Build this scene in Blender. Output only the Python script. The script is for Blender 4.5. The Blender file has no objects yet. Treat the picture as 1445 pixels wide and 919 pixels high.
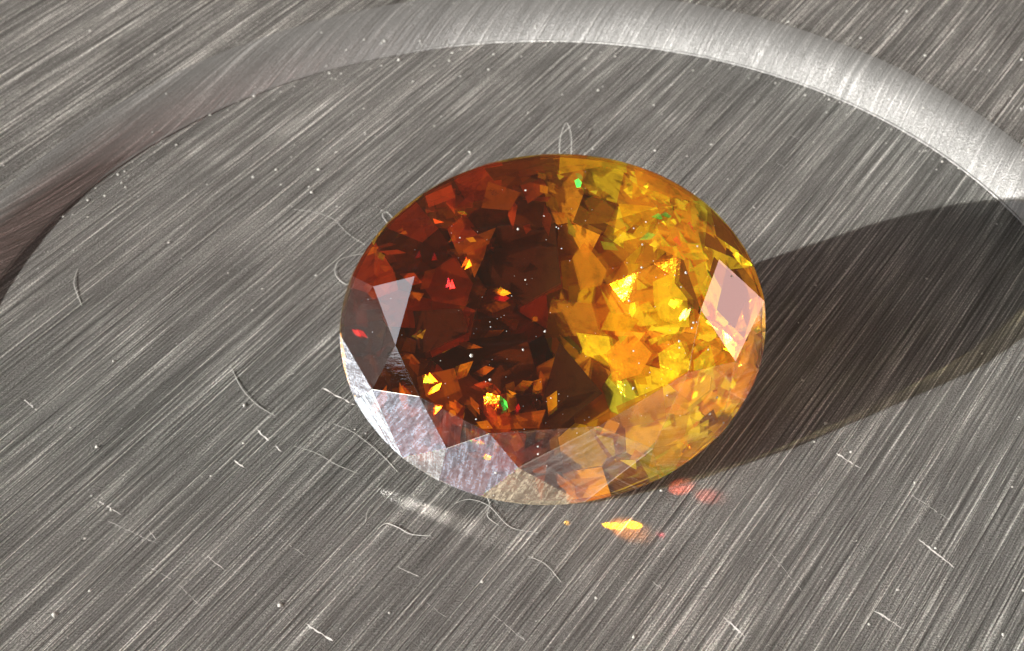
import bpy, bmesh, math, random
import numpy as np
from mathutils import Vector, Matrix

# ---------------------------------------------------------------- scene, camera, light
# units are millimetres
scn = bpy.context.scene
scn.unit_settings.system = 'METRIC'
scn.unit_settings.scale_length = 0.001
COL = scn.collection
R = math.radians

PITCH, ROLL = R(43.5), R(-3.0)
cam_d = bpy.data.cameras.new('camera')
cam = bpy.data.objects.new('camera', cam_d)
COL.objects.link(cam)
fw = Vector((0, math.cos(PITCH), -math.sin(PITCH)))
upv = Vector((0, math.sin(PITCH), math.cos(PITCH)))
rt = Vector((1, 0, 0))
rx = rt * math.cos(ROLL) + upv * math.sin(ROLL)
ux = -rt * math.sin(ROLL) + upv * math.cos(ROLL)
cm = Matrix((rx, ux, -fw)).transposed().to_4x4()
cm.translation = Vector((-0.109, -24.118, 24.0))
cam.matrix_world = cm
cam_d.sensor_width = 36
cam_d.lens = 2100 / 1445 * 36
cam_d.clip_start = 0.5
cam_d.clip_end = 6000
cam_d.dof.use_dof = True
cam_d.dof.focus_distance = 30.3
cam_d.dof.aperture_fstop = 0.34              # a 0.15 mm opening at this scale
scn.camera = cam

world = bpy.data.worlds.new('World')
scn.world = world
world.use_nodes = True
bg = world.node_tree.nodes['Background']
bg.inputs[0].default_value = (1.0, 0.77, 0.54, 1)
bg.inputs[1].default_value = 0.058

def lamp(name, kind, loc, aim, energy, color, **kw):
    d = bpy.data.lights.new(name, kind)
    d.energy = energy
    d.color = color
    for k, v in kw.items():
        setattr(d, k, v)
    o = bpy.data.objects.new(name, d)
    COL.objects.link(o)
    o.location = loc
    o.rotation_euler = (Vector(aim) - Vector(loc)).to_track_quat('-Z', 'Y').to_euler()
    return o

SUN_EL, SUN_AZ = R(23), R(19.5)               # the light travels towards azimuth 19.5 deg, dropping 23 deg
sd = Vector((math.cos(SUN_AZ) * math.cos(SUN_EL), math.sin(SUN_AZ) * math.cos(SUN_EL), -math.sin(SUN_EL)))
lamp('sun', 'SUN', -sd * 400, (0, 0, 0), 5.0, (1.0, 0.95, 0.87), angle=R(0.5))
# the window the sun comes through: pale sky seen to the left of the plate
lamp('window', 'AREA', (-1290, -540, 640), (0, 0, 0), 6.5e6, (0.93, 0.95, 1.0), shape='RECTANGLE', size=1500, size_y=1250)
# added pink lamp: stands in for a hand's bounce, mirrored in a facet
lamp('pink_bounce_lamp', 'AREA', (1400, -60, 290), (0, 0, 0), 1.5e6, (1.0, 0.60, 0.56), shape='RECTANGLE', size=620, size_y=420)

vs = scn.view_settings
vs.view_transform = 'Standard'
vs.look = 'None'
vs.exposure = 0.78
vs.gamma = 1.0
scn.cycles.max_bounces = 24
scn.cycles.transmission_bounces = 24
scn.cycles.glossy_bounces = 16
scn.cycles.diffuse_bounces = 3
scn.cycles.sample_clamp_indirect = 6.0
scn.cycles.blur_glossy = 0.2
scn.cycles.use_denoising = True

# ---------------------------------------------------------------- helpers
def obj(name, verts, faces, mat=None, parent=None, smooth=False):
    me = bpy.data.meshes.new(name)
    me.from_pydata([tuple(v) for v in verts], [], faces)
    me.validate()
    if smooth:
        me.polygons.foreach_set('use_smooth', [True] * len(me.polygons))
    me.update()
    o = bpy.data.objects.new(name, me)
    COL.objects.link(o)
    if mat:
        me.materials.append(mat)
    if parent:
        o.parent = parent
    return o

class NT:
    def __init__(self, name):
        self.m = bpy.data.materials.new(name)
        self.m.use_nodes = True
        self.t = self.m.node_tree
        self.t.nodes.clear()
        self.out = self.n('ShaderNodeOutputMaterial')
    def n(self, typ, **kw):
        x = self.t.nodes.new(typ)
        for k, v in kw.items():
            setattr(x, k, v)
        return x
    def l(self, a, b):
        self.t.links.new(a, b)
    def put(self, sock, v):
        if hasattr(v, 'is_output'):
            self.l(v, sock)
        else:
            sock.default_value = v
    def math(self, op, a, b=0.0, clamp=False):
        x = self.n('ShaderNodeMath', operation=op, use_clamp=clamp)
        self.put(x.inputs[0], a)
        self.put(x.inputs[1], b)
        return x.outputs[0]
    def noise(self, vec, scale, detail=2.0, rough=0.5):
        x = self.n('ShaderNodeTexNoise')
        self.l(vec, x.inputs['Vector'])
        x.inputs['Scale'].default_value = scale
        x.inputs['Detail'].default_value = detail
        x.inputs['Roughness'].default_value = rough
        return x.outputs['Fac']
    def mapping(self, vec, rot=0.0, scale=(1, 1, 1)):
        a = self.n('ShaderNodeVectorRotate', rotation_type='Z_AXIS')
        self.l(vec, a.inputs['Vector'])
        a.inputs['Angle'].default_value = rot
        b = self.n('ShaderNodeVectorMath', operation='MULTIPLY')
        self.l(a.outputs[0], b.inputs[0])
        b.inputs[1].default_value = scale
        return b.outputs[0]
    def ramp(self, fac, stops):
        x = self.n('ShaderNodeValToRGB')
        e = x.color_ramp.elements
        while len(e) > 1:
            e.remove(e[-1])
        e[0].position, e[0].color = stops[0][0], stops[0][1]
        for p, c in stops[1:]:
            k = e.new(p)
            k.color = c
        self.l(fac, x.inputs[0])
        return x.outputs[0]

def grey(v, t=(1, 1, 1)):
    return (v * t[0], v * t[1], v * t[2], 1)

# ---------------------------------------------------------------- brushed steel
BRUSH = R(53.5)
def steel(name, streak=1.0, rough=0.33, metal=0.55, tone=(1.0, 1.0, 0.965), base=0.39):
    m = NT(name)
    co = m.n('ShaderNodeTexCoord').outputs['Object']
    fine = m.noise(m.mapping(co, -BRUSH, (0.32, 25.0, 1)), 1.0, 3, 0.62)
    mid = m.noise(m.mapping(co, -BRUSH, (0.13, 13.0, 1)), 1.0, 3, 0.55)
    wide = m.noise(m.mapping(co, -BRUSH, (0.03, 0.9, 1)), 1.0, 2, 0.5)
    grain = m.noise(co, 23.0, 2, 0.75)
    blot = m.noise(co, 0.35, 3, 0.6)
    def st(x, lo, hi):
        r_ = m.n('ShaderNodeMapRange')
        m.l(x, r_.inputs[0])
        r_.inputs[1].default_value, r_.inputs[2].default_value = lo, hi
        return r_.outputs[0]
    fs, ms, gs, ws, bs = st(fine, 0.3, 0.7), st(mid, 0.32, 0.68), st(grain, 0.3, 0.7), st(wide, 0.3, 0.7), st(blot, 0.3, 0.7)
    h2 = m.math('ADD', m.math('ADD', m.math('MULTIPLY', fs, 0.45), m.math('MULTIPLY', ms, 0.30)), m.math('MULTIPLY', gs, 0.25))
    c = m.math('ADD', m.math('MULTIPLY', h2, 0.84), m.math('ADD', m.math('MULTIPLY', ws, 0.09), m.math('MULTIPLY', bs, 0.07)))
    col = m.ramp(c, [(0.24, grey(base * (1 - 0.66 * streak), tone)), (0.46, grey(base * (1 - 0.34 * streak), tone)),
                     (0.60, grey(base * (1 + 0.1 * streak), tone)), (0.78, grey(base * (1 + 2.1 * streak), tone))])  # brush-line sheen and shade put into the colour, on top of the bump
    p = m.n('ShaderNodeBsdfDiffuse')
    g = m.n('ShaderNodeBsdfGlossy')
    m.l(col, p.inputs['Color'])
    m.l(col, g.inputs['Color'])
    g.inputs['Roughness'].default_value = rough
    mx = m.n('ShaderNodeMixShader')
    mx.inputs[0].default_value = metal
    m.l(p.outputs[0], mx.inputs[1])
    m.l(g.outputs[0], mx.inputs[2])
    b = m.n('ShaderNodeBump')
    b.inputs['Strength'].default_value = min(1.0, 1.0 * streak)
    b.inputs['Distance'].default_value = 0.20
    m.l(h2, b.inputs['Height'])
    m.l(b.outputs[0], p.inputs['Normal'])
    m.l(b.outputs[0], g.inputs['Normal'])
    m.l(mx.outputs[0], m.out.inputs['Surface'])
    return m.m

M_STEEL = steel('brushed_steel')
M_RIM = steel('rim_steel', streak=0.42, rough=0.40, metal=0.68, tone=(0.98, 0.99, 1.0), base=0.50)

RING, RISE = 13.224, 0.68
SEG = 360
def rim_out(a):
    return 13.92 + 0.62 * max(0.0, math.sin(a)) ** 1.2

def revolve(profiles):
    """profiles: list over rings of functions angle -> (r, z)"""
    vs_, fs = [], []
    for f in profiles:
        for i in range(SEG):
            a = 2 * math.pi * i / SEG
            r, z = f(a)
            vs_.append((r * math.cos(a), r * math.sin(a), z))
    for k in range(len(profiles) - 1):
        for i in range(SEG):
            j = (i + 1) % SEG
            fs.append((k * SEG + i, k * SEG + j, (k + 1) * SEG + j, (k + 1) * SEG + i))
    return vs_, fs

v, f = revolve([lambda a: (rim_out(a) + 0.34, RISE), lambda a: (40, RISE), lambda a: (260, RISE)])
f = [tuple(reversed(q)) for q in f]
plate = obj('steel_plate', v, f, M_STEEL)
plate['kind'] = 'structure'
plate['label'] = 'grey brushed steel plate around the round recess'
v = [(0, 0, 0)] + [(RING * math.cos(2 * math.pi * i / SEG), RING * math.sin(2 * math.pi * i / SEG), 0) for i in range(SEG)]
f = [(0, 1 + i, 1 + (i + 1) % SEG) for i in range(SEG)]
floor = obj('recess_floor', v, f, M_STEEL, plate)
prof = []
NP = 14
for k in range(NP + 1):
    t = k / NP
    def pf(a, t=t):
        ro = rim_out(a) + 0.34
        # steep foot, long slope, soft shoulder
        r = RING + (ro - RING) * t
        z = RISE * (1 - max(0.0, 1 - t) ** 1.75)
        return r, z
    prof.append(pf)
v, f = revolve(prof)
f = [tuple(reversed(q)) for q in f]
rim = obj('recess_rim', v, f, M_RIM, plate, smooth=True)
edge_v, edge_f = [], []
for i in range(SEG):
    a = 2 * math.pi * i / SEG
    for q in range(6):
        t = 2 * math.pi * q / 6
        rr = RING + 0.01 + 0.032 * math.cos(t)
        edge_v.append((rr * math.cos(a), rr * math.sin(a), 0.012 + 0.032 * math.sin(t)))
for i in range(SEG):
    for q in range(6):
        i2, q2 = (i + 1) % SEG, (q + 1) % 6
        edge_f.append((i * 6 + q, i2 * 6 + q, i2 * 6 + q2, i * 6 + q2))
obj('rim_edge', edge_v, edge_f, M_RIM, plate, smooth=True)
rim['label'] = 'smooth sloping rim round the recess'
for o in (plate, floor, rim):
    o.data.update()

# ---------------------------------------------------------------- the gemstone
A_, B_ = 4.42, 3.63
CROWN = 1.35
E1 = Vector((0.99942638, -0.00480446, 0.0335236))
E2 = Vector((-0.02087017, 0.69220566, 0.72139848))
NN = E1.cross(E2).normalized()
GC = Vector((0.715, -1.816, 2.625))

STRAIGHT = 0.78
def gem_material(name, scratch_sheen=0.0, line_rot=0.0, sheen=(0.80, 0.84, 0.90, 1), leave=0.82, leave_tint=(1.0, 0.93, 0.72, 1), straight=STRAIGHT):
    """clear amber shell: reflection, dispersed refraction and a share that passes straight through"""
    m = NT(name)
    geo = m.n('ShaderNodeNewGeometry')
    co = m.n('ShaderNodeTexCoord').outputs['Object']
    # polishing lines left on the facet
    pol = m.noise(m.mapping(co, line_rot, (0.5, 13.0, 3.0)), 1.0, 3, 0.7)
    mottle = m.noise(co, 15.0, 3, 0.7)
    bump = m.n('ShaderNodeBump')
    bump.inputs['Strength'].default_value = 0.06 + 0.5 * scratch_sheen
    bump.inputs['Distance'].default_value = 0.01
    m.l(pol, bump.inputs['Height'])
    acc = None
    for q, ior in enumerate((2.325, 2.385, 2.47)):
        r_ = m.n('ShaderNodeBsdfRefraction')
        c = [0, 0, 0, 1]
        c[q] = 1
        r_.inputs['Color'].default_value = c
        r_.inputs['IOR'].default_value = ior
        r_.inputs['Roughness'].default_value = 0.0
        if acc is None:
            acc = r_.outputs[0]
        else:
            ad = m.n('ShaderNodeAddShader')
            m.l(acc, ad.inputs[0])
            m.l(r_.outputs[0], ad.inputs[1])
            acc = ad.outputs[0]
    tr = m.n('ShaderNodeBsdfTransparent')
    tr.inputs['Color'].default_value = (1.0, 0.94, 0.72, 1)
    bend = m.n('ShaderNodeMixShader')
    bend.inputs[0].default_value = straight
    m.l(acc, bend.inputs[1])
    m.l(tr.outputs[0], bend.inputs[2])
    fr = m.n('ShaderNodeFresnel')
    fr.inputs['IOR'].default_value = 2.37
    gl = m.n('ShaderNodeBsdfGlossy')
    gl.inputs['Color'].default_value = (1, 1, 1, 1)
    gl.inputs['Roughness'].default_value = 0.03 + 0.3 * scratch_sheen
    m.l(bump.outputs[0], gl.inputs['Normal'])
    mx = m.n('ShaderNodeMixShader')
    m.l(fr.outputs[0], mx.inputs[0])
    m.l(bend.outputs[0], mx.inputs[1])
    m.l(gl.outputs[0], mx.inputs[2])
    # fine scratches, and plate and sky reflections painted as a pale diffuse layer
    hz = m.n('ShaderNodeBsdfDiffuse')
    hz.inputs['Color'].default_value = sheen
    amount = m.ramp(m.math('ADD', m.math('MULTIPLY', pol, 0.6), m.math('MULTIPLY', mottle, 0.4)),
                    [(0.40, grey(0.0 + 0.35 * scratch_sheen)), (0.52, grey(0.0 + 0.9 * scratch_sheen)), (0.66, grey(0.003 + 2.0 * scratch_sheen))])
    fh = m.n('ShaderNodeMixShader')
    m.l(amount, fh.inputs[0])
    m.l(mx.outputs[0], fh.inputs[1])
    m.l(hz.outputs[0], fh.inputs[2])
    g = m.n('ShaderNodeBsdfGlass')
    g.inputs['Color'].default_value = (1.0, 0.78, 0.2, 1)
    g.inputs['IOR'].default_value = 2.37
    g.inputs['Roughness'].default_value = 0.0
    tb = m.n('ShaderNodeBsdfTransparent')
    tb.inputs['Color'].default_value = leave_tint
    back = m.n('ShaderNodeMixShader')
    back.inputs[0].default_value = leave
    m.l(g.outputs[0], back.inputs[1])
    m.l(tb.outputs[0], back.inputs[2])
    fin = m.n('ShaderNodeMixShader')
    m.l(geo.outputs['Backfacing'], fin.inputs[0])
    m.l(fh.outputs[0], fin.inputs[1])
    m.l(back.outputs[0], fin.inputs[2])
    m.l(fin.outputs[0], m.out.inputs['Surface'])
    return m.m

def reflection_material(name, gloss, share, clear, rough_skin):
    """shards standing in for inner reflections: amber, one half darkened in the colour"""
    m = NT(name)
    info = m.n('ShaderNodeObjectInfo')
    co = m.n('ShaderNodeTexCoord').outputs['Object']
    sep = m.n('ShaderNodeSeparateXYZ')
    m.l(co, sep.inputs[0])
    amber = info.outputs['Color']
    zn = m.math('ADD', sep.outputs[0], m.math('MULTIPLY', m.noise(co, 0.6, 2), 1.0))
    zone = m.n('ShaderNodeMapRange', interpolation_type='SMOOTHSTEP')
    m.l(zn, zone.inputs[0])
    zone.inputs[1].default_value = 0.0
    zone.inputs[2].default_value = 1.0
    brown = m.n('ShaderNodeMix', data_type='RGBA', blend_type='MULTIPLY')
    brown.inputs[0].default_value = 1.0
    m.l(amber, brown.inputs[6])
    brown.inputs[7].default_value = (0.78, 0.36, 0.40, 1)  # dark half of the reflections multiplied into the colour
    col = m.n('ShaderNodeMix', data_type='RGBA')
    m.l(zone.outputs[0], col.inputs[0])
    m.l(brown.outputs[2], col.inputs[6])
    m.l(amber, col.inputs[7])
    var = m.ramp(m.noise(co, 3.2, 5, 0.72), [(0.32, grey(0.62)), (0.5, grey(1.0)), (0.7, grey(1.0))])
    c2 = m.n('ShaderNodeMix', data_type='RGBA', blend_type='MULTIPLY')
    c2.inputs[0].default_value = 1.0
    m.l(col.outputs[2], c2.inputs[6])
    m.l(var, c2.inputs[7])
    bump = m.n('ShaderNodeBump')
    bump.inputs['Strength'].default_value = rough_skin
    bump.inputs['Distance'].default_value = 0.08
    m.l(m.noise(co, 3.0, 3, 0.6), bump.inputs['Height'])
    df = m.n('ShaderNodeBsdfDiffuse')
    tl = m.n('ShaderNodeBsdfTranslucent')
    gl = m.n('ShaderNodeBsdfGlossy')
    gl.inputs['Roughness'].default_value = gloss
    for x in (df, gl, tl):
        m.l(c2.outputs[2], x.inputs['Color'])
        m.l(bump.outputs[0], x.inputs['Normal'])
    dt = m.n('ShaderNodeMixShader')
    dt.inputs[0].default_value = 0.3
    m.l(df.outputs[0], dt.inputs[1])
    m.l(tl.outputs[0], dt.inputs[2])
    mx = m.n('ShaderNodeMixShader')
    mx.inputs[0].default_value = share
    m.l(dt.outputs[0], mx.inputs[1])
    m.l(gl.outputs[0], mx.inputs[2])
    tr = m.n('ShaderNodeBsdfTransparent')
    soft = m.n('ShaderNodeMix', data_type='RGBA')
    soft.inputs[0].default_value = 0.45
    m.l(c2.outputs[2], soft.inputs[6])
    soft.inputs[7].default_value = (1.0, 0.9, 0.6, 1)
    m.l(soft.outputs[2], tr.inputs['Color'])
    cl = m.n('ShaderNodeMixShader')
    cl.inputs[0].default_value = clear
    m.l(mx.outputs[0], cl.inputs[1])
    m.l(tr.outputs[0], cl.inputs[2])
    m.l(cl.outputs[0], m.out.inputs['Surface'])
    return m.m

M_GEM = gem_material('amber_crystal')
M_EAST = gem_material('amber_crystal_golden_end', straight=0.38)
M_PAV = gem_material('amber_pavilion', leave=0.10, leave_tint=(0.8, 0.4, 0.1, 1), straight=0.10)
# polish lines plus painted reflections: (amount, direction of the lines, colour of the sheen)
M_SCRATCH_SHEEN = [gem_material('scratch_sheen_crystal_%d' % q, *a) for q, a in enumerate((
    (0.32, 0.3, (0.74, 0.80, 0.92, 1)), (0.56, 1.2, (0.78, 0.88, 1.0, 1)), (0.24, 2.4, (0.66, 0.72, 0.90, 1)), (0.24, 1.9, (0.66, 0.71, 0.88, 1)),
    (0.12, 2.7, (0.8, 0.78, 0.76, 1)), (0.30, 1.75, (0.78, 0.82, 0.86, 1)), (0.30, 2.2, (0.95, 0.82, 0.62, 1))))]
M_INNER = reflection_material('amber_reflection_shards', 0.12, 0.25, 0.36, 0.2)
M_LINING = reflection_material('amber_reflection_lining', 0.15, 0.25, 0.0, 0.2)
M_SPARK = reflection_material('tinted_flash_shards', 0.2, 0.5, 0.15, 0.03)

gem = bpy.data.objects.new('gemstone', None)
COL.objects.link(gem)
gm = Matrix((E1, E2, NN)).transposed().to_4x4()
gm.translation = GC
gem.matrix_world = gm
gem['label'] = 'oval faceted amber gemstone, brown at one end and golden at the other'
gem['category'] = 'gemstone'

# angles (degrees on the ellipse) of the girdle points of the ten main facets, of the table corners and their reach
G_ANG = [4, 40, 71, 104, 138, 176, 222, 247, 275, 318]
T_ANG = [4, 28, 64, 110, 150, 182, 207, 240, 288, 334]
T_RAD = [0.672, 0.69, 0.62, 0.60, 0.69, 0.708, 0.693, 0.628, 0.575, 0.66]
N10 = 10
GH = 0.10                                    # half the girdle thickness
CULX, CULY = -0.2, -0.1
PAV = 3.66                                   # depth of the point below the girdle
def ell(deg, s=1.0, z=0.0):
    a = R(deg)
    return Vector((A_ * s * math.cos(a), B_ * s * math.sin(a), z))
def tang(deg):
    a = R(deg)
    return Vector((-A_ * math.sin(a), B_ * math.cos(a), 0)).normalized()
def plane3(p, q, d):
    n = (q - p).cross(d).normalized()
    return n, n.dot(p)
def meet_at(pl1, pl2, z):
    """point of the line shared by two planes at height z"""
    (n1, d1), (n2, d2) = pl1, pl2
    m = Matrix(((n1.x, n1.y), (n2.x, n2.y)))
    s = m.inverted() @ Vector((d1 - n1.z * z, d2 - n2.z * z))
    return Vector((s.x, s.y, z))

mids = []
for k in range(N10):
    a0, a1 = G_ANG[k], G_ANG[(k + 1) % N10]
    if a1 < a0:
        a1 += 360
    mids.append((a0 + a1) / 2)
up = Vector((0, 0, GH))
gird = [ell(a) for a in G_ANG]
midp = [ell(a) for a in mids]
table = [ell(T_ANG[k], T_RAD[k], CROWN) for k in range(N10)]
bez = [plane3(gird[k] + up, table[k], tang(G_ANG[k])) for k in range(N10)]
side = [meet_at(bez[k], bez[(k + 1) % N10], GH + CROWN * 0.56) for k in range(N10)]

ARC = 6
def halves(k):
    a0, a1 = G_ANG[k], G_ANG[(k + 1) % N10]
    if a1 < a0:
        a1 += 360
    return ((a0, mids[k]), (mids[k], a1))
def arc(apex, a0, a1, z):
    """points along the round girdle that lie in the plane of the facet with this apex"""
    p, q = ell(a0, 1, z), ell(a1, 1, z)
    n = (p - apex).cross(q - apex)
    res = []
    for t in range(ARC + 1):
        e = ell(a0 + (a1 - a0) * t / ARC)
        e.z = apex.z - (n.x * (e.x - apex.x) + n.y * (e.y - apex.y)) / n.z
        res.append(e)
    return res
facets = []
worn_sheen = {}  # facets given polish lines and the painted pale reflection
def facet(name, pts, outward, wear_sheen=0):
    pts = [Vector(p) for p in pts]
    n = (pts[1] - pts[0]).cross(pts[2] - pts[0])
    if n.dot(outward) < 0:
        pts.reverse()
    if wear_sheen:
        worn_sheen[len(facets)] = wear_sheen
    facets.append((name, pts))
WEAR_SHEEN_BEZEL = {6: 3, 7: 4, 8: 5}               # front facets: polishing lines, with reflections painted pale
WEAR_SHEEN_GIRDLE = {(5, 0): 1, (5, 1): 2, (6, 0): 6, (6, 1): 4, (7, 0): 7, (7, 1): 7}

UPZ = Vector((0, 0, 2))
facet('table_facet', table, UPZ)
rg = random.Random(5)
CUL = Vector((CULX, CULY, -PAV))
pavp = [plane3(gird[k] - up, CUL, tang(G_ANG[k])) for k in range(N10)]
low = [meet_at(pavp[k], pavp[(k + 1) % N10], -PAV * (0.68 + rg.uniform(-0.1, 0.1))) for k in range(N10)]
gv, gf = [], []
for k in range(N10):
    j, i = (k + 1) % N10, (k - 1) % N10
    facet('star_facet', [table[k], side[k], table[j]], side[k] + UPZ)
    facet('bezel_facet', [table[k], side[i], gird[k] + up, side[k]], gird[k] + UPZ, WEAR_SHEEN_BEZEL.get(k, 0))
    facet('pavilion_facet', [CUL, low[i], gird[k] - up, low[k]], gird[k] - UPZ)
    for hf, (a0, a1) in enumerate(halves(k)):
        hi, lo_ = arc(side[k], a0, a1, GH), arc(low[k], a0, a1, -GH)
        facet('upper_girdle_facet', [side[k]] + hi, midp[k] + UPZ, WEAR_SHEEN_GIRDLE.get((k, hf), 0))
        facet('lower_girdle_facet', [low[k]] + lo_, midp[k] - UPZ)
        b0 = len(gv)
        gv += hi + lo_
        gf += [(b0 + t, b0 + ARC + 1 + t, b0 + ARC + 2 + t, b0 + t + 1) for t in range(ARC)]
low_z = min((gm @ p).z for _, ps in facets for p in ps)
gm.translation.z -= low_z + 0.01              # the point and the front edge stand on the plate
gem.matrix_world = gm
for q, (nm, ps) in enumerate(facets):
    obj(nm, ps, [tuple(range(len(ps)))], M_SCRATCH_SHEEN[worn_sheen[q] - 1] if q in worn_sheen else (M_PAV if nm in ('pavilion_facet', 'lower_girdle_facet') else M_EAST if min(p.x for p in ps) > 1.2 else M_GEM), gem)
obj('girdle', gv, gf, M_GEM, gem)

# the rounded edges between the crown facets catch the light
me_ = NT('facet_edge_gloss')
eg = me_.n('ShaderNodeBsdfGlossy')
eg.inputs['Roughness'].default_value = 0.35
et = me_.n('ShaderNodeBsdfTransparent')
em_ = me_.n('ShaderNodeMixShader')
em_.inputs[0].default_value = 0.86
me_.l(eg.outputs[0], em_.inputs[1])
me_.l(et.outputs[0], em_.inputs[2])
me_.l(em_.outputs[0], me_.out.inputs['Surface'])
def thread(a, b, rad):
    d = (b - a).normalized()
    u = d.orthogonal().normalized()
    w = d.cross(u)
    ring = [u * math.cos(t) * rad + w * math.sin(t) * rad for t in (0, 1.571, 3.1416, 4.712)]
    return [a + r for r in ring] + [b + r for r in ring], [(q, (q + 1) % 4, 4 + (q + 1) % 4, 4 + q) for q in range(4)]
edges = []
for k in range(N10):
    j, i = (k + 1) % N10, (k - 1) % N10
    edges += [(table[k], table[j]), (table[k], side[k]), (table[k], side[i]), (side[k], gird[k] + up), (side[k], gird[j] + up), (side[k], midp[k] + up)]
for a, b in edges:
    if a.y + b.y > 0.5:
        continue                              # only the front edges carry a thread
    v, f = thread(a, b, 0.005)
    obj('facet_edge', v, f, me_.m, gem)

# added shards lining the pavilion; their colours paint the reflections inside the stone
def clip(poly, px, py, nx, ny):
    out = []
    for i in range(len(poly)):
        a, b = poly[i], poly[(i + 1) % len(poly)]
        da = (a[0] - px) * nx + (a[1] - py) * ny
        db = (b[0] - px) * nx + (b[1] - py) * ny
        if da <= 0:
            out.append(a)
        if (da < 0 < db) or (db < 0 < da):
            t = da / (da - db)
            out.append((a[0] + (b[0] - a[0]) * t, a[1] + (b[1] - a[1]) * t))
    return out
rs = random.Random(11)
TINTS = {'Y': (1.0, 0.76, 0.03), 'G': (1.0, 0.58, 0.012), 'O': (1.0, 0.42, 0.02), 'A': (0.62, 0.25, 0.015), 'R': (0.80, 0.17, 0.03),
         'D': (0.22, 0.075, 0.008), 'K': (0.13, 0.045, 0.015), 'E': (0.03, 0.75, 0.12), 'P': (0.95, 0.04, 0.05), 'V': (0.45, 0.42, 0.03)}  # tints carry the stone's reflected light, dark and fire
disc = [(0.982 * A_ * math.cos(2 * math.pi * i / 48), 0.982 * B_ * math.sin(2 * math.pi * i / 48)) for i in range(48)]
def inner_depth(x, y):
    r = math.hypot(x / A_, y / B_)
    return -(PAV - 0.55) * (1 - r) - 0.03
def shard(poly, z0, nrm, key, mat=None):
    n = len(poly)
    x, y = sum(p[0] for p in poly) / n, sum(p[1] for p in poly) / n
    pts = []
    for px, py in poly:
        rr = math.hypot(px / A_, py / B_)
        if rr > 0.982:
            px, py = px * 0.982 / rr, py * 0.982 / rr
        z = z0 - ((px - x) * nrm[0] + (py - y) * nrm[1])
        rr = math.hypot(px / A_, py / B_)
        z = max(z, -(PAV - 0.12) * (1 - rr) - 0.02)                    # stay inside the stone
        z = min(z, CROWN * min(1.0, (1 - rr) / 0.40) - 0.06)
        pts.append(Vector((px, py, z)))
    c = sum(pts, Vector()) / n
    o = obj('reflection_shard', [c] + pts, [(0, 1 + i, 1 + (i + 1) % n) for i in range(n)], mat or M_INNER, gem)
    t = TINTS[key]
    k = rs.uniform(0.75, 1.0)
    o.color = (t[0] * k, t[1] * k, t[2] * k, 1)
def slope(x, y, f, tilt):
    r = max(1e-3, math.hypot(x / A_, y / B_))
    g = Vector((x / A_ / A_, y / B_ / B_, 0)) / r * (PAV - 0.55)       # slope of the pavilion here
    return (-g.x * f + rs.gauss(0, tilt), -g.y * f + rs.gauss(0, tilt))
def mosaic(seeds, stretch, rot, tilt):
    """cells of an uneven, stretched network over the whole pavilion"""
    cr, sr = math.cos(rot), math.sin(rot)
    wp = lambda p: ((p[0] * cr + p[1] * sr) * stretch, -p[0] * sr + p[1] * cr)
    unw = lambda p: (p[0] / stretch * cr - p[1] * sr, p[0] / stretch * sr + p[1] * cr)
    ws_ = [wp(p) for p in seeds]
    for q, (x, y) in enumerate(ws_):
        poly = [wp(p) for p in disc]
        near = sorted(ws_, key=lambda p: (p[0] - x) ** 2 + (p[1] - y) ** 2)[1:26]
        for u, w in near:
            poly = clip(poly, (x + u) / 2, (y + w) / 2, u - x, w - y)
        if len(poly) < 3:
            continue
        poly = [unw(p) for p in poly]
        sx, sy = seeds[q]
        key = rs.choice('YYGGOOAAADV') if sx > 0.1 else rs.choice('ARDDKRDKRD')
        shard(poly, inner_depth(sx, sy), slope(sx, sy, 0.8, tilt), key, M_LINING)
def scatter(count, gap):
    res = []
    while len(res) < count:
        x, y = rs.uniform(-A_, A_) * 0.93, rs.uniform(-B_, B_) * 0.93
        if math.hypot(x / A_, y / B_) > 0.92:
            continue
        if all(math.hypot(x - u, y - w) > gap for u, w in res):
            res.append((x, y))
    return res
seeds = []
for r_, c_ in ((0.13, 6), (0.32, 12), (0.52, 20), (0.71, 26), (0.9, 30)):
    for k in range(c_):
        t = 2 * math.pi * (k + rs.uniform(-0.22, 0.22)) / c_
        q = r_ + rs.uniform(-0.05, 0.05)
        seeds.append((A_ * q * math.cos(t), B_ * q * math.sin(t)))
mosaic(seeds, 1.0, 0.0, 0.3)
# small splinters floating over the network: three- and four-cornered
for x, y in scatter(110, 0.24):
    n = rs.choice((3, 4, 4))
    a0, ln, wd = math.atan2(y, x) + rs.choice((0.0, 0.5, -0.5, 1.57)) + rs.gauss(0, 0.12), rs.uniform(0.16, 0.46), rs.uniform(0.06, 0.2)
    poly = []
    for i in range(n):
        t = 2 * math.pi * (i + rs.uniform(-0.25, 0.25)) / n
        u, w = ln * math.cos(t), wd * math.sin(t)
        poly.append((x + u * math.cos(a0) - w * math.sin(a0), y + u * math.sin(a0) + w * math.cos(a0)))
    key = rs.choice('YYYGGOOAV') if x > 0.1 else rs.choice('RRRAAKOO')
    shard(poly, inner_depth(x, y) + rs.uniform(0.1, 0.5), slope(x, y, 0.7 if x > 0.1 else 0.12, 0.4), key)
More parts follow.
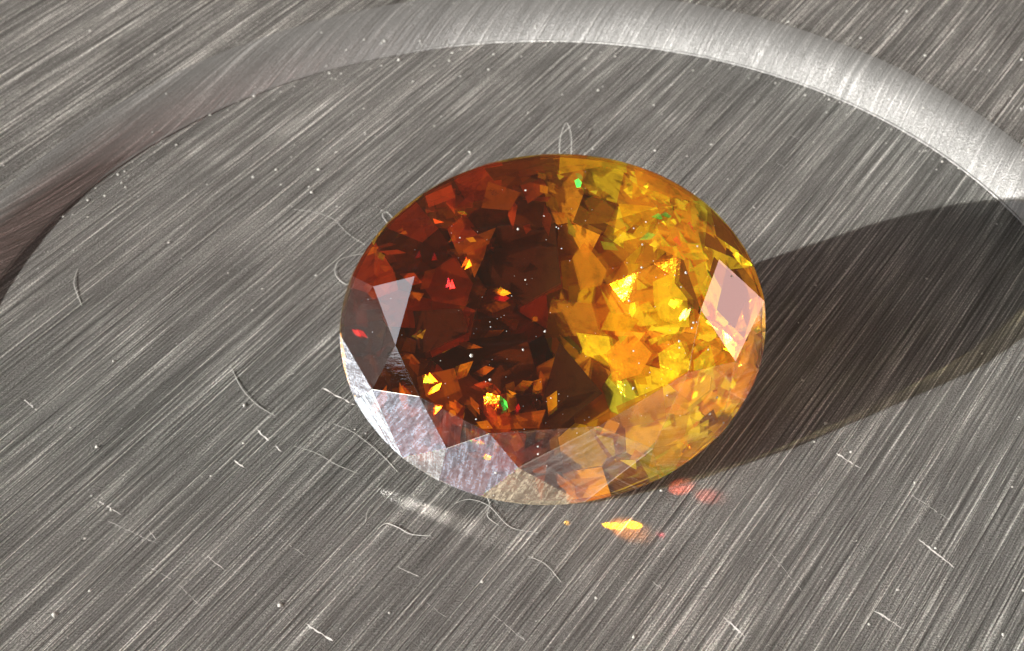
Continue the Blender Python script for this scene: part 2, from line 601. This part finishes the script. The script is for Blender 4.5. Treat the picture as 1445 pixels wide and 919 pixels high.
# a cluster painted in glowing tints low in the brown half
for q in range(16):
    x, y = rs.gauss(-1.55, 0.65), rs.gauss(-1.45, 0.3)
    a0, ln, wd = rs.uniform(0, 6.28), rs.uniform(0.12, 0.3), rs.uniform(0.07, 0.16)
    poly = [(x + ln * math.cos(t) * math.cos(a0) - wd * math.sin(t) * math.sin(a0), y + ln * math.cos(t) * math.sin(a0) + wd * math.sin(t) * math.cos(a0))
            for t in (0.1, 1.4, 3.0, 4.6)]
    shard(poly, inner_depth(x, y) + rs.uniform(0.5, 0.9), (-0.45 + rs.gauss(0, 0.15), rs.gauss(0, 0.15)), rs.choice('OOYGR'))
# the large reflections that stand out, painted light and dark
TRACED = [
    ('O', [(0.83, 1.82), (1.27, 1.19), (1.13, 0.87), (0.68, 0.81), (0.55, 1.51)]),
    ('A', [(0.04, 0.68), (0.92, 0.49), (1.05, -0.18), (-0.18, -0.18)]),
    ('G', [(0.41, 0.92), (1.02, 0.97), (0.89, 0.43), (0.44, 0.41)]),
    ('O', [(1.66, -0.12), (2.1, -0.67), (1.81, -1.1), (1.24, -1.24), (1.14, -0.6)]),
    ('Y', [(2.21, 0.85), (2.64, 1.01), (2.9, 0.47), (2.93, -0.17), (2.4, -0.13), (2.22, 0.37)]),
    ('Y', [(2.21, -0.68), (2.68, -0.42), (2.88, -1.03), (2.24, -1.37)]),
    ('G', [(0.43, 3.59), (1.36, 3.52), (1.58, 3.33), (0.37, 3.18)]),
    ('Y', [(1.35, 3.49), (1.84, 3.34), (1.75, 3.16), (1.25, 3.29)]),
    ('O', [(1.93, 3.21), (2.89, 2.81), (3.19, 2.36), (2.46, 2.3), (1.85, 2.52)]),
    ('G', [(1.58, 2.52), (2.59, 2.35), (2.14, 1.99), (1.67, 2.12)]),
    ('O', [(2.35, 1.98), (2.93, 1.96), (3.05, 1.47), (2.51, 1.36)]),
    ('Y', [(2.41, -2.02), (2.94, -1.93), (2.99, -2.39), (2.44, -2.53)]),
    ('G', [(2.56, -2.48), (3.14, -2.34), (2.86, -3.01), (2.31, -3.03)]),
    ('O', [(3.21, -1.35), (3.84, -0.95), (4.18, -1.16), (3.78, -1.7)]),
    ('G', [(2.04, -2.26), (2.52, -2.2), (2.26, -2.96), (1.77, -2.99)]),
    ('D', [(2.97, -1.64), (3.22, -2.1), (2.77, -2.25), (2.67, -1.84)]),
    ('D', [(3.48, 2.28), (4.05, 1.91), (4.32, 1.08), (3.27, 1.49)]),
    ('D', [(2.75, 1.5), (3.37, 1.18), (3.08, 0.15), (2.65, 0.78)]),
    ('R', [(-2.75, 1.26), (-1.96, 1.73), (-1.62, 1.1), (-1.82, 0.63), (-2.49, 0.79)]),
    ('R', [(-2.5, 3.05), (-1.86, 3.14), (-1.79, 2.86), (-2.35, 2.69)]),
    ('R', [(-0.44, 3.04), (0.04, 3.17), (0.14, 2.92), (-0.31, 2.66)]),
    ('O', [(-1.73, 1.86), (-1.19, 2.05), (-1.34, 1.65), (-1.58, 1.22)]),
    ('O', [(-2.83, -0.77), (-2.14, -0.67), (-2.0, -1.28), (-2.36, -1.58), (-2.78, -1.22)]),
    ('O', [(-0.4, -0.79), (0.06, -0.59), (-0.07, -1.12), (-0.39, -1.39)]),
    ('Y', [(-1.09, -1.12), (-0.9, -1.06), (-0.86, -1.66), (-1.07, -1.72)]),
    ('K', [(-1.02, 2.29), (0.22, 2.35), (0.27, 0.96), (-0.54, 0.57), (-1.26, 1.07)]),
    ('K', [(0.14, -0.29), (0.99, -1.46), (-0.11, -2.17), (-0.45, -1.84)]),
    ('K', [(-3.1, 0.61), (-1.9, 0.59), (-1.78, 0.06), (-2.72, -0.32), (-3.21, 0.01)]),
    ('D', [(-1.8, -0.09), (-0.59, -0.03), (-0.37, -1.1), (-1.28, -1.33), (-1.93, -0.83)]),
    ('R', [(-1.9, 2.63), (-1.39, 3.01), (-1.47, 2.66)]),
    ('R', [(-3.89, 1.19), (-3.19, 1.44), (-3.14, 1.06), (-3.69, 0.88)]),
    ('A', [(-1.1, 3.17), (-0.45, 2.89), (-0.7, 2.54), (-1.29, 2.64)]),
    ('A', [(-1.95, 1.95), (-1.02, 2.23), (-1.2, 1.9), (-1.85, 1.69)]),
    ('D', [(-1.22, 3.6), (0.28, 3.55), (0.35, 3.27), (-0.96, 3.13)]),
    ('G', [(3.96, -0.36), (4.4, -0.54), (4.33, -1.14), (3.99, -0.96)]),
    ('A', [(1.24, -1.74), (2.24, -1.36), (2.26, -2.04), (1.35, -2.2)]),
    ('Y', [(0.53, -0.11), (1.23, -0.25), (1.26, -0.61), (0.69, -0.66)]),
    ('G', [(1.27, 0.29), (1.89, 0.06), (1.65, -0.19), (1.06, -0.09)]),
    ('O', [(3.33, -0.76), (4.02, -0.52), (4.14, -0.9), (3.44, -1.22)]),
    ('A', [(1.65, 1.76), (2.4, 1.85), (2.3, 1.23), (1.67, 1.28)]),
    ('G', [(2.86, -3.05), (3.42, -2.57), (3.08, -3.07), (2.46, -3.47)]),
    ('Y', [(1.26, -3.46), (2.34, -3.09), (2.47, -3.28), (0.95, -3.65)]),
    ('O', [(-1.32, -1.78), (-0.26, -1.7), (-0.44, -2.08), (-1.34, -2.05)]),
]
for key, poly in TRACED:
    x, y = sum(p[0] for p in poly) / len(poly), sum(p[1] for p in poly) / len(poly)
    shard(poly, inner_depth(x, y) + rs.uniform(0.35, 0.6), slope(x, y, 0.7 if x > 0.1 else 0.15, 0.12), key, M_LINING if key in 'DK' else None)

shard([(3.45, 1.25), (4.15, 0.5), (3.65, -0.5), (3.0, 0.12)], 0.05, (0.45, 0.1), 'K', M_LINING)  # dark backing shard added so the reflection on the end bezel stands out
# small added shards turned to flash the sun; green and red paint the fire
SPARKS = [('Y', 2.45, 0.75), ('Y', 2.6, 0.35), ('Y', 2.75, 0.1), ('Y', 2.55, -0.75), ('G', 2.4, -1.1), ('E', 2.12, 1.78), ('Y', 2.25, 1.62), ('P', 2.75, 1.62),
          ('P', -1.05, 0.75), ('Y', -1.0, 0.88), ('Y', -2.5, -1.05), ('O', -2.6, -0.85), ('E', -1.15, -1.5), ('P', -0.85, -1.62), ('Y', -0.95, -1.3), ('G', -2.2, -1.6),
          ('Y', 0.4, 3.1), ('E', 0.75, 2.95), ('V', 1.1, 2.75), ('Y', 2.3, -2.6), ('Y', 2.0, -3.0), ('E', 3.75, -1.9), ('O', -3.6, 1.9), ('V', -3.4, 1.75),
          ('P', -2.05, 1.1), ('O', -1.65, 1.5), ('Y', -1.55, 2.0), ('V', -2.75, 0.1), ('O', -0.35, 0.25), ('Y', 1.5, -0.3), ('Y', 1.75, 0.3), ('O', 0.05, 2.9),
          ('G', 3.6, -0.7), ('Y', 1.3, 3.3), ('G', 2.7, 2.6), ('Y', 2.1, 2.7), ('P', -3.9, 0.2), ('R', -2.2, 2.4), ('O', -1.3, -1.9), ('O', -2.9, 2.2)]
for key, x, y in SPARKS:
    n = rs.choice((3, 4, 5))
    a0, ln, wd = rs.uniform(0, 6.28), rs.uniform(0.07, 0.2), rs.uniform(0.04, 0.11)
    poly = []
    for i in range(n):
        t = 2 * math.pi * (i + rs.uniform(-0.2, 0.2)) / n
        u, w = ln * math.cos(t), wd * math.sin(t)
        poly.append((x + u * math.cos(a0) - w * math.sin(a0), y + u * math.sin(a0) + w * math.cos(a0)))
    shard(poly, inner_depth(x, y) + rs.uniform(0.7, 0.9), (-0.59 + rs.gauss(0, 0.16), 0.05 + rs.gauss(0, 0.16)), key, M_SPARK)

# ---------------------------------------------------------------- added spot lamps for the light cast by the stone on the plate
def glint(name, src, z, aim, energy, color, cone, blend):
    lamp(name, 'SPOT', (src[0], src[1], z), (aim[0], aim[1], 0), energy, color, spot_size=R(cone), spot_blend=blend, shadow_soft_size=0.01)
glint('amber_caustic_lamp', (0.95, -4.76), 0.30, (1.72, -4.92), 2000, (1.0, 0.40, 0.0), 13, 0.7)
glint('amber_caustic_lamp', (1.4, -4.70), 0.50, (2.12, -4.92), 3200, (1.0, 0.48, 0.0), 14, 0.8)
glint('amber_caustic_lamp', (1.3, -4.60), 0.60, (1.95, -4.98), 260, (1.0, 0.30, 0.03), 36, 1.0)
glint('amber_caustic_lamp', (0.55, -4.45), 0.5, (0.80, -4.79), 170, (1.0, 0.45, 0.03), 10, 0.7)
glint('red_caustic_lamp', (2.6, -4.2), 0.7, (3.2, -4.0), 260, (1.0, 0.14, 0.06), 30, 0.9)
glint('red_caustic_lamp', (2.9, -4.1), 0.7, (3.75, -4.28), 130, (1.0, 0.12, 0.06), 24, 0.9)
glint('red_caustic_lamp', (2.3, -4.9), 0.5, (2.68, -5.22), 90, (1.0, 0.06, 0.10), 13, 0.8)
glint('pale_caustic_lamp', (-4.1, -3.0), 0.26, (-2.6, -3.95), 130, (1.0, 0.95, 0.88), 11, 1.0)
glint('pale_caustic_lamp', (-3.4, -3.5), 0.26, (-1.7, -4.45), 130, (1.0, 0.88, 0.78), 13, 1.0)

# ---------------------------------------------------------------- scratches in the plate
ms_ = NT('scratch_steel')
gsc = ms_.n('ShaderNodeBsdfDiffuse')
gsc.inputs['Color'].default_value = (0.86, 0.85, 0.83, 1)
ms_.l(gsc.outputs[0], ms_.out.inputs['Surface'])
M_SCR = ms_.m
SCRATCHES = [
    [(-8.77, -4.09), (-7.61, -4.78)],
    [(-9.13, -3.47), (-8.47, -3.96)],
    [(-7.79, -5.3), (-7.15, -5.74), (-6.52, -6.42)],
    [(-5.17, -4.74), (-4.55, -5.28)],
    [(7.81, -5.66), (8.18, -6.18), (8.36, -6.43)],
    [(7.93, -4.52), (8.6, -5.29)],
    [(5.87, 10.3), (6.46, 9.74)],
    [(4.8, -5.78), (5.28, -6.8)],
    [(-0.78, -6.97), (-0.16, -7.62)],
    [(-2.1, -6.59), (-1.52, -7.12)],
    [(-6.66, -5.06), (-6.13, -5.56)],
    [(-4.46, -0.56), (-3.71, -1.14)],
    [(-5.88, -1.69), (-5.2, -2.47)],
    [(1.58, -5.96), (2.08, -6.65)],
    [(6.63, -3.29), (7.06, -3.76)],
    [(-11.32, -0.33), (-10.87, -0.8)],
    [(-6.26, -2.6), (-6.01, -2.82)],
    [(6.54, -7.3), (7.04, -7.79)],
    [(-2.67, -5.68), (-2.1, -6.04)],
    [(-10.3, -1.06), (-10.4, -1.37)],
    [(-4.44, -6.94), (-3.87, -7.39)],
    [(-7.84, -4.4), (-7.62, -4.73)],
    [(3.66, -7.28), (4.02, -7.8)],
    [(2.39, -6.36), (2.57, -6.58)],
    [(7.59, 8.02), (7.9, 7.62)],
    [(7.02, 6.83), (7.28, 6.5)],
]
def sliver(path, w, z):
    vs2, fs2 = [], []
    pts = []
    for i in range(len(path) - 1):
        a, b = Vector(path[i]), Vector(path[i + 1])
        n = max(3, int((b - a).length / 0.07))
        pts += [a + (b - a) * (k / n) for k in range(n)]
    pts.append(Vector(path[-1]))
    for i, p in enumerate(pts):
        d = (pts[min(i + 1, len(pts) - 1)] - pts[max(i - 1, 0)]).normalized()
        s_ = Vector((-d.y, d.x))
        ww = w * rs.uniform(0.25, 1.0) * (0.2 if i in (0, len(pts) - 1) else 1)
        p = p + s_ * rs.uniform(-0.012, 0.012)
        vs2 += [(p.x + s_.x * ww, p.y + s_.y * ww, z), (p.x - s_.x * ww, p.y - s_.y * ww, z)]
    for i in range(len(pts) - 1):
        if rs.random() < 0.86:
            fs2.append((2 * i + 1, 2 * i + 3, 2 * i + 2, 2 * i))
    return vs2, fs2
for i, path in enumerate(SCRATCHES):
    v, f = sliver(path, rs.choice((0.005, 0.008, 0.013, 0.024)), 0.004 + 0.0002 * i)
    obj('scratch', v, f, M_SCR, floor)

# ---------------------------------------------------------------- lint fibres
mf = NT('lint')
d1 = mf.n('ShaderNodeBsdfDiffuse')
d1.inputs['Color'].default_value = (0.74, 0.74, 0.72, 1)
d2 = mf.n('ShaderNodeBsdfTranslucent')
d2.inputs['Color'].default_value = (0.82, 0.82, 0.80, 1)
mm = mf.n('ShaderNodeMixShader')
mm.inputs[0].default_value = 0.35
mf.l(d1.outputs[0], mm.inputs[1])
mf.l(d2.outputs[0], mm.inputs[2])
mf.l(mm.outputs[0], mf.out.inputs['Surface'])
M_LINT = mf.m
FIBRES = [
    ('thin white lint fibre standing in a pointed loop behind the gemstone', 0.016, [(1.39, 7.56), (1.44, 8.09), (1.63, 8.65), (1.74, 8.22), (1.69, 7.53)]),
    ('white lint fibre bent in an open hook beside the brown end of the gemstone', 0.015, [(-3.83, 3.05), (-4.09, 2.91), (-4.36, 3.3), (-4.3, 3.77), (-3.97, 3.96), (-3.63, 4.04)]),
    ('tiny curled lint fibre poking out at the brown upper edge of the gemstone', 0.013, [(-3.03, 4.98), (-3.26, 5.45), (-3.15, 5.58), (-2.89, 5.19)]),
    ('long faint lint fibre lying across the brush lines towards the gemstone', 0.009, [(-5.56, 5.93), (-5.09, 5.77), (-4.53, 5.44), (-4.14, 4.85), (-3.67, 4.37)]),
    ('short bent lint fibre close to the brown part of the recess rim', 0.014, [(-10.79, 4.02), (-10.78, 3.44), (-10.45, 2.64)]),
    ('slack lint fibre on bare steel, far from both rim and gemstone', 0.011, [(-6.63, 0.35), (-6.32, -0.4), (-5.91, -0.98), (-5.47, -1.34)]),
    ('bright wavy lint fibre in front of the scratched facets of the gemstone', 0.016, [(-3.09, -4.7), (-2.91, -4.58), (-2.66, -4.71), (-2.4, -4.89), (-1.99, -4.95)]),
    ('short lint fibre hanging from the front edge of the gemstone to the plate', 0.011, [(-0.88, -3.86), (-0.77, -4.19), (-0.82, -4.53), (-0.59, -4.77)]),
    ('faint arched lint fibre ending under the pale glint on the plate', 0.009, [(-4.98, -2.28), (-4.5, -2.52), (-4.02, -2.9), (-3.56, -3.15)]),
    ('bent lint fibre lying in front of the gemstone below the amber glint', 0.01, [(-0.03, -5.59), (0.31, -5.84), (0.6, -6.28)]),
    ('fine lint fibre snaking along the front edge of the gemstone', 0.01, [(-1.52, -4.14), (-1.19, -4.05), (-0.78, -4.27), (-0.36, -4.84), (0.21, -5.01)]),
    ('fine lint fibre running beside the pale facets of the gemstone', 0.009, [(-4.16, -1.67), (-3.68, -2.0), (-3.12, -2.61), (-2.69, -3.19)]),
    ('very short lint fibre between the pale glint and the wavy fibre', 0.009, [(-3.01, -3.81), (-3.29, -4.18), (-3.34, -4.51)]),
]
def tube(path, rad):
    """smooth round thread through the points"""
    P = [Vector(p) for p in path]
    pts = []
    for i in range(len(P) - 1):
        p0, p1, p2, p3 = P[max(i - 1, 0)], P[i], P[i + 1], P[min(i + 2, len(P) - 1)]
        for k in range(8):
            t = k / 8
            pts.append(0.5 * ((2 * p1) + (p2 - p0) * t + (2 * p0 - 5 * p1 + 4 * p2 - p3) * t * t + (3 * p1 - p0 - 3 * p2 + p3) * t ** 3))
    pts.append(P[-1])
    vs2, fs2 = [], []
    for i, p in enumerate(pts):
        d = (pts[min(i + 1, len(pts) - 1)] - pts[max(i - 1, 0)]).normalized()
        a = d.cross(Vector((0, 0, 1))).normalized()
        b = a.cross(d)
        rr = rad * (0.75 + 0.35 * math.sin(i * 1.7) ** 2)
        for q in range(5):
            t = 2 * math.pi * q / 5
            vs2.append(p + (a * math.cos(t) + b * math.sin(t)) * rr)
    for i in range(len(pts) - 1):
        for q in range(5):
            q2 = (q + 1) % 5
            fs2.append((i * 5 + q, i * 5 + q2, i * 5 + 5 + q2, i * 5 + 5 + q))
    return vs2, fs2
for lab, rad, path in FIBRES:
    rad *= 0.62
    n = len(path)
    v, f = tube([(p[0], p[1], rad * 0.8 + (0.3 if 'standing' in lab else 0.03) * math.sin(math.pi * i / (n - 1))) for i, p in enumerate(path)], rad)
    o = obj('lint_fibre', v, f, M_LINT, smooth=True)
    o['label'] = lab
    o['category'] = 'fibre'
    o['group'] = 'lint fibres on the steel'

# ---------------------------------------------------------------- dust
def speck(vs2, fs2, c, r, nrm=Vector((0, 0, 1))):
    a = nrm.orthogonal().normalized()
    b = nrm.cross(a)
    k = len(vs2)
    t0 = rs.uniform(0, 6)
    for q in range(5):
        t = t0 + 2 * math.pi * q / 5
        rr = r * rs.uniform(0.6, 1.15)
        vs2.append(c + (a * math.cos(t) + b * math.sin(t)) * rr + nrm * r * 0.2)
    vs2.append(c + nrm * r * rs.uniform(0.7, 1.1))
    vs2.append(c - nrm * r * 0.1)
    for q in range(5):
        q2 = (q + 1) % 5
        fs2 += [(k + q, k + q2, k + 5), (k + q2, k + q, k + 6)]
DUST = [(-1.2, 11.58), (1.57, 13.05), (-2.98, 12.58), (-12.01, 13.92), (-6.15, 7.65), (-5.14, 6.6), (14.4, 10.25), (-9.43, -6.42), (-9.32, -2.0), (-0.99, 7.98), (-4.96, -6.49), (6.57, -2.43), (11.67, 10.39), (-5.01, 7.55), (-6.18, -0.98), (11.69, 12.68), (8.25, 12.45), (-4.58, 8.29)]
def height(x, y):
    r = math.hypot(x, y)
    a = math.atan2(y, x)
    ro = rim_out(a) + 0.34
    if r <= RING:
        return 0.0
    if r >= ro:
        return RISE
    t = (r - RING) / (ro - RING)
    return RISE * (1 - max(0.0, 1 - t) ** 1.75)
for x, y in DUST:
    v, f = [], []
    speck(v, f, Vector((0, 0, 0)), rs.uniform(0.045, 0.075))
    o = obj('dust_speck', v, f, M_LINT, smooth=True)
    o.location = (x, y, height(x, y))
    rr = math.hypot(x, y)
    o['label'] = ('bright dust speck caught against the bright inner edge of the recess rim' if abs(rr - RING) < 0.4 else
                  'bright dust speck on the plate outside the recess rim' if rr > RING else
                  'bright dust speck on the recess floor behind the gemstone' if y > 4 else
                  'bright dust speck on the recess floor in front of the gemstone' if y < -4 else
                  'bright dust speck inside the cast shadow of the gemstone' if x > 3 else
                  'bright dust speck on the recess floor beside the brown end of the gemstone')
    o['category'] = 'dust speck'
    o['group'] = 'large dust specks on the steel'
v, f = [], []
for i in range(1100):
    if i < 260:
        a = R(rs.uniform(15, 165))
        r = RING + rs.gauss(-0.25, 0.35)
        x, y = r * math.cos(a), r * math.sin(a)
    else:
        x, y = rs.uniform(-15, 15), rs.uniform(-9, 18)
    speck(v, f, Vector((x, y, height(x, y))), 0.010 + 0.042 * rs.random() ** 3.2)
o = obj('dust', v, f, M_LINT)
o['kind'] = 'stuff'
o['label'] = 'fine pale dust scattered over the brushed steel'
o['category'] = 'dust'
v, f = [], []
crown = [(ps, (ps[1] - ps[0]).cross(ps[2] - ps[0])) for nm, ps in facets if nm in ('table_facet', 'star_facet', 'bezel_facet', 'upper_girdle_facet')]
for i in range(170):
    ps, n = rs.choices(crown, [c[1].length for c in crown])[0]
    if ps is facets[0][1] or rs.random() < 0.5:
        ps, n = facets[0][1], Vector((0, 0, 1))
    k = rs.randrange(1, len(ps) - 1)
    a, b = rs.random(), rs.random()
    if a + b > 1:
        a, b = 1 - a, 1 - b
    p = ps[0] + (ps[k] - ps[0]) * a + (ps[k + 1] - ps[0]) * b
    nw = (gm.to_3x3() @ n).normalized()
    speck(v, f, gm @ p, 0.007 + 0.034 * rs.random() ** 5, nw)
o = obj('dust', v, f, M_LINT)
o['kind'] = 'stuff'
o['label'] = 'tiny white dust specks stuck to the polished gemstone'
o['category'] = 'dust'
